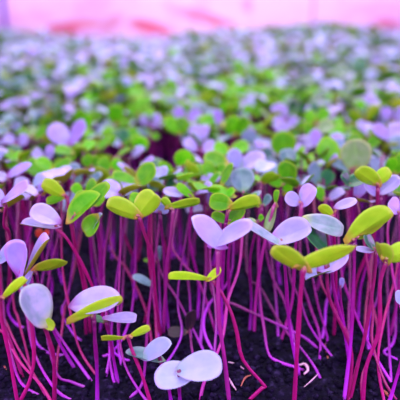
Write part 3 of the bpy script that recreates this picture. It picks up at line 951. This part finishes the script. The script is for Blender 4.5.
me = bpy.data.meshes.new('distant_seedlings')
V = np.vstack(VV)
me.vertices.add(len(V))
me.vertices.foreach_set('co', V.astype(np.float32).ravel())
me.loops.add(len(polys_flat))
me.loops.foreach_set('vertex_index', np.array(polys_flat, dtype=np.int32))
me.polygons.add(len(poly_len))
st = np.concatenate([[0], np.cumsum(poly_len)[:-1]]).astype(np.int32)
me.polygons.foreach_set('loop_start', st)
for m in mats:
    me.materials.append(m)
me.polygons.foreach_set('material_index', np.array(MM, dtype=np.int32))
me.polygons.foreach_set('use_smooth', np.ones(len(poly_len), dtype=bool))
me.update(calc_edges=True)
for k in AR:
    a_ = me.attributes.new(k, 'FLOAT', 'POINT')
    a_.data.foreach_set('value', np.concatenate(AR[k]))
far_o = link('distant_seedlings', me)
far_o['kind'] = 'stuff'
far_o['category'] = 'seedlings'
far_o['label'] = 'dense blurred carpet of lavender and green seedlings reaching to the pink wall'

# ------------------------------------------------------------------ soil
m, nt = new_mat('dark_violet_lit_soil')
tc = N(nt, 'ShaderNodeTexCoord')
n1 = N(nt, 'ShaderNodeTexNoise'); n1.inputs['Scale'].default_value = 260; n1.inputs['Detail'].default_value = 6
nt.links.new(tc.outputs['Object'], n1.inputs['Vector'])
cc = ramp(nt, n1.outputs[0], [(0.32, (0.0012, 0.0006, 0.005)), (0.56, (0.006, 0.003, 0.020)), (0.78, (0.05, 0.03, 0.11))])  # tint of the violet light mixed into the dark soil colour
p = N(nt, 'ShaderNodeBsdfPrincipled'); nt.links.new(cc, p.inputs['Base Color'])
p.inputs['Roughness'].default_value = 0.8; p.inputs['Specular IOR Level'].default_value = 0.12
bp = N(nt, 'ShaderNodeBump'); bp.inputs['Strength'].default_value = 0.8; bp.inputs['Distance'].default_value = 0.001
nt.links.new(n1.outputs[0], bp.inputs['Height']); nt.links.new(bp.outputs[0], p.inputs['Normal'])
o_ = N(nt, 'ShaderNodeOutputMaterial'); nt.links.new(p.outputs[0], o_.inputs[0])
SOIL = m


def soil_h(x, y):
    return (0.0035 * (vnoise(x, y, 0.016) - .5) + 0.0028 * (vnoise(x + 3, y, 0.006) - .5) + 0.0018 * (vnoise(x, y + 5, 0.0026) - .5))


xs = np.concatenate([np.linspace(-1.3, -0.2, 30, endpoint=False), np.linspace(-0.2, 0.2, 290), np.linspace(0.2, 1.3, 31)[1:]])
yss = np.concatenate([np.linspace(0.12, 0.42, 230, endpoint=False), np.linspace(0.42, 2.4, 70)])
V = [(x, y, soil_h(x, y) if y < 0.45 and abs(x) < 0.21 else 0.0) for y in yss for x in xs]
nx = len(xs)
F = [(j * nx + i, j * nx + i + 1, (j + 1) * nx + i + 1, (j + 1) * nx + i) for j in range(len(yss) - 1) for i in range(nx - 1)]
me = mesh_from('ground', V, F, None, {}, [SOIL])
g = link('ground', me)
g['kind'] = 'structure'
g['label'] = 'dark crumbly potting soil under the seedlings'

# loose crumbs of soil
vs, fs = [], []
base_ico = [(0, 0, 1), (.894, 0, .447), (.276, .851, .447), (-.724, .526, .447), (-.724, -.526, .447), (.276, -.851, .447),
            (.724, .526, -.447), (-.276, .851, -.447), (-.894, 0, -.447), (-.276, -.851, -.447), (.724, -.526, -.447), (0, 0, -1)]
ico_f = [(0, 1, 2), (0, 2, 3), (0, 3, 4), (0, 4, 5), (0, 5, 1), (1, 6, 2), (2, 7, 3), (3, 8, 4), (4, 9, 5), (5, 10, 1), (6, 7, 2), (7, 8, 3), (8, 9, 4), (9, 10, 5), (10, 6, 1), (11, 7, 6), (11, 8, 7), (11, 9, 8), (11, 10, 9), (11, 6, 10)]
for _ in range(4200):
    y = random.uniform(.17, .42); x = random.uniform(-.44, .44) * y * 1.0
    r_ = random.choice([.0006, .0009, .0012, .0017, .0023]) * random.uniform(.8, 1.2)
    z = soil_h(x, y) + r_ * .3
    sx, sy, sz_ = (random.uniform(.6, 1.4) for _ in range(3))
    o0 = len(vs)
    for v in base_ico:
        j = random.uniform(.7, 1.2)
        vs.append((x + v[0] * r_ * sx * j, y + v[1] * r_ * sy * j, z + v[2] * r_ * sz_ * j * .8))
    fs += [tuple(i + o0 for i in f) for f in ico_f]
me = mesh_from('soil_crumbs', vs, fs, None, {}, [SOIL])
cr = link('soil_crumbs', me)
cr['kind'] = 'stuff'; cr['category'] = 'soil'; cr['label'] = 'loose dark crumbs of potting soil between the stem bases'


# root pieces and husks lying on the soil
def simple_mat(name, col, rough=.6, c2=None, scale=300):
    m, nt = new_mat(name)
    tc = N(nt, 'ShaderNodeTexCoord')
    n = N(nt, 'ShaderNodeTexNoise'); n.inputs['Scale'].default_value = scale
    nt.links.new(tc.outputs['Object'], n.inputs['Vector'])
    c = mixc(nt, n.outputs[0], col, c2 or tuple(x * .6 for x in col))
    p = N(nt, 'ShaderNodeBsdfPrincipled'); nt.links.new(c, p.inputs['Base Color']); p.inputs['Roughness'].default_value = rough
    o = N(nt, 'ShaderNodeOutputMaterial'); nt.links.new(p.outputs[0], o.inputs[0])
    return m


WR = simple_mat('pale_root', (0.75, 0.6, 0.7), .5, (0.7, 0.3, 0.5))
OR = simple_mat('orange_husk', (0.7, 0.22, 0.12), .5, (0.35, 0.08, 0.08))
roots = [
 ([(228, 362), (236, 364), (244, 369)], .0005, WR, 'thin pale root curving beside the kinked red stem', 'root'),
 ([(229, 378), (232, 384), (236, 390)], .0006, WR, 'short white root tip at the foot of the thick centre stem', 'root'),
 ([(241, 386), (245, 378), (251, 375)], .0005, OR, 'tiny brownish husk curl inside the bend of the kinked stem', 'husk'),
 ([(299, 365), (305, 364), (308, 370), (304, 374)], .0009, WR, 'white curled root end where the hook-bent stem stops', 'root'),
 ([(304, 387), (312, 380), (318, 374)], .0004, WR, 'thin white root hair in front of the orange-tipped root', 'root'),
 ([(325, 344), (327, 356), (331, 363)], .0006, OR, 'orange-brown root strand hanging behind the curled stem', 'root'),
 ([(381, 389), (386, 393), (391, 398)], .0009, OR, 'orange-pink husk sliver near the lower right corner', 'husk'),
 ([(345, 378), (347, 383), (347, 389)], .0005, WR, 'pale root fleck in front of the dense bundle of stems', 'root'),
 ([(4, 366), (8, 372), (12, 374)], .0007, OR, 'dark red husk fleck near the left edge', 'husk'),
]
for pts, r_, mt, lab, nm in roots:
    P = [at_z(x, y, 0.0018) for x, y in pts]
    mid = P[len(P) // 2]; o0 = Vector((mid.x, mid.y, 0.0))
    v, f, t = tube(spline([q - o0 for q in P], 10), [r_ * (1 - .5 * abs(i - 4.5) / 4.5) for i in range(10)], 6, [0] * 10)
    me = mesh_from(nm, v, f, None, {}, [mt])
    ob = link('root_piece' if nm == 'root' else 'seed_husk', me)
    ob.location = o0
    ob['label'] = lab; ob['category'] = nm

# ------------------------------------------------------------------ back wall and posts
m, nt = new_mat('pink_plastic_sheet')
tc = N(nt, 'ShaderNodeTexCoord')
mp = N(nt, 'ShaderNodeMapping')
nt.links.new(tc.outputs['Object'], mp.inputs[0])
n1 = N(nt, 'ShaderNodeTexNoise'); n1.inputs['Scale'].default_value = 5; n1.inputs['Detail'].default_value = 3
nt.links.new(mp.outputs[0], n1.inputs['Vector'])
c = ramp(nt, n1.outputs[0], [(0.3, (0.95, 0.42, 0.80)), (0.55, (1.0, 0.66, 0.95)), (0.75, (1.0, 0.52, 0.80))])
sep = N(nt, 'ShaderNodeSeparateXYZ'); nt.links.new(tc.outputs['Object'], sep.inputs[0])
WY = 2.45


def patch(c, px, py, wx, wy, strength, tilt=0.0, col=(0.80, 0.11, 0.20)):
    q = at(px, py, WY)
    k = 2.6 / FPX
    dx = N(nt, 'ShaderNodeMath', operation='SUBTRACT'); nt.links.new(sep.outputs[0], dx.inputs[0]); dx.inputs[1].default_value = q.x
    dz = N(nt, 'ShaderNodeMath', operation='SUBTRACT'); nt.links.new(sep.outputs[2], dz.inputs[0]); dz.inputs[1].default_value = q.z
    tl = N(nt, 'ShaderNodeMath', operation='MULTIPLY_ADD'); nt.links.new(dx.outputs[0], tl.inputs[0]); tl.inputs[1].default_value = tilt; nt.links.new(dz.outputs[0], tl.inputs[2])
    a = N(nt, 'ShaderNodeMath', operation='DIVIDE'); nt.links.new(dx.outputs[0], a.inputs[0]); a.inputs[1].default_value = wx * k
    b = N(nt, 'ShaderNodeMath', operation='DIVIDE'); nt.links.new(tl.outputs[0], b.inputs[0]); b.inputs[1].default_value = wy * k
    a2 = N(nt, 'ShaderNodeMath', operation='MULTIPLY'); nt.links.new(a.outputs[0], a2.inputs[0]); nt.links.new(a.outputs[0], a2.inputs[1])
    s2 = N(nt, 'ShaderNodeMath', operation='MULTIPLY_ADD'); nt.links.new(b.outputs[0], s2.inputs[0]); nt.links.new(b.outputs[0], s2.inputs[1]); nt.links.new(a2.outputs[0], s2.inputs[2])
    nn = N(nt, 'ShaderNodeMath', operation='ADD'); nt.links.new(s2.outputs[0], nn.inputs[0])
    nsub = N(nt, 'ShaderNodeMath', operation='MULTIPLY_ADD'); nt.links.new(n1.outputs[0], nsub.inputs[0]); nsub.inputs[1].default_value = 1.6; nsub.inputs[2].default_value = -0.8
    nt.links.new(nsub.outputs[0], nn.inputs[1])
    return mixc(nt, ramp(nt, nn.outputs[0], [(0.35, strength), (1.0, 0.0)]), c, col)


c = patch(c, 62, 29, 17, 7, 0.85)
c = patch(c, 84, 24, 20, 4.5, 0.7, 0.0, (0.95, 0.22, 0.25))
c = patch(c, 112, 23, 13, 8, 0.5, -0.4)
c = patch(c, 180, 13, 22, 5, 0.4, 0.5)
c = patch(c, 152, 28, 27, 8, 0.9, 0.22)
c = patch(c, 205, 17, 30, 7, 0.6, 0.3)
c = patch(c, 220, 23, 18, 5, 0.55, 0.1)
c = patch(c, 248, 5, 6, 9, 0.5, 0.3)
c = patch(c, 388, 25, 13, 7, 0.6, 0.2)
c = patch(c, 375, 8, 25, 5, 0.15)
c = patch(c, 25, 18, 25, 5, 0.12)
p = N(nt, 'ShaderNodeBsdfPrincipled'); nt.links.new(c, p.inputs['Base Color']); p.inputs['Roughness'].default_value = 0.6
o_ = N(nt, 'ShaderNodeOutputMaterial'); nt.links.new(p.outputs[0], o_.inputs[0])
V, F = [], []
NX, NZ = 60, 16
for j in range(NZ + 1):
    for i in range(NX + 1):
        x = -1.5 + 3.0 * i / NX; z = -0.02 + 1.5 * j / NZ
        V.append((x, WY + 0.01 * math.sin(x * 9 + z * 4) + 0.008 * math.sin(z * 11 - x * 3), z))
for j in range(NZ):
    for i in range(NX):
        a = j * (NX + 1) + i
        F.append((a, a + 1, a + NX + 2, a + NX + 1))
n0 = len(V)
V += [(v[0], v[1] + 0.02, v[2]) for v in V]
F += [tuple(i + n0 for i in f)[::-1] for f in F]
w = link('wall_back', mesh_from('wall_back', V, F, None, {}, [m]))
w['kind'] = 'structure'
w['label'] = 'blurred pink sheet wall with reddish patches behind the bed'


def box(x0, x1, y0, y1, z0, z1):
    v = [(x, y, z) for x in (x0, x1) for y in (y0, y1) for z in (z0, z1)]
    f = [(0, 1, 3, 2), (4, 6, 7, 5), (0, 4, 5, 1), (2, 3, 7, 6), (0, 2, 6, 4), (1, 5, 7, 3)]
    return v, f


import bmesh
for px, wd, colr, lab in ((3.5, .016, (0.16, 0.10, 0.75), 'blurred blue-violet upright post at the left end of the pink wall'),
                    (313, .010, (0.62, 0.30, 0.62), 'thin mauve upright post before the pink wall towards the right')):
    q = at(px, 10, 2.34)
    v, f = box(-wd / 2, wd / 2, -wd / 2, wd / 2, 0, 1.45)
    me = mesh_from('post', v, f, None, {}, [simple_mat('post_paint_%d' % px, colr, .5, None, 20)])
    me.polygons.foreach_set('use_smooth', [False] * 6)
    ob = link('support_post', me)
    ob.location = (q.x, 2.34, 0)
    bv = ob.modifiers.new('edge', 'BEVEL'); bv.width = .002; bv.segments = 2
    ob['label'] = lab; ob['category'] = 'post'

# ------------------------------------------------------------------ light: violet room light, grow lamp over the bed, added front and side fills
wd_ = bpy.data.worlds.new('room_light')
sc.world = wd_
wd_.use_nodes = True
bg = wd_.node_tree.nodes['Background']
bg.inputs[0].default_value = (0.42, 0.16, 1.0, 1)
bg.inputs[1].default_value = 0.75


def area(name, loc, tgt, sx, sy, power, col):
    l = bpy.data.lights.new(name, 'AREA')
    l.shape = 'RECTANGLE'; l.size = sx; l.size_y = sy; l.energy = power; l.color = col
    o = bpy.data.objects.new(name, l)
    COL.objects.link(o)
    o.location = loc
    o.rotation_euler = (Vector(tgt) - Vector(loc)).to_track_quat('-Z', 'Y').to_euler()
    return o


area('grow_and_fill_lamp', (0.0, 1.3, 1.1), (0, 1.1, 0), 1.6, 1.9, 31, (1.0, 0.97, 1.0))
area('grow_and_fill_lamp', (0.0, -0.30, 0.55), (0, 0.35, 0.05), 0.9, 0.4, 6.8, (0.96, 1.0, 0.94))  # soft front fill, added to brighten leaf undersides and stems
area('grow_and_fill_lamp', (-0.55, 0.12, 0.16), (0.0, 0.32, 0.02), 0.35, 0.12, 3.2, (0.75, 0.18, 1.0))  # unseen violet side fill, added to light the stems
area('grow_and_fill_lamp', (0.55, 0.12, 0.16), (0.0, 0.32, 0.02), 0.35, 0.12, 2.8, (0.75, 0.18, 1.0))  # second added violet fill, on the opposite side
area('wall_wash_lamp', (0, 1.9, 1.3), (0, 2.45, 0.25), 2.0, 0.2, 22, (1.0, 0.8, 1.0))

vs_ = sc.view_settings
vs_.view_transform = 'Standard'
vs_.look = 'None'
vs_.exposure = 0.0
vs_.gamma = 1
vs_.use_curve_mapping = False
print('seedlings as objects', HERO_COUNT[0], n_ind, 'in view fill', len(inview), 'far', len(far), 'max y ind', inview[n_ind - 1][1])
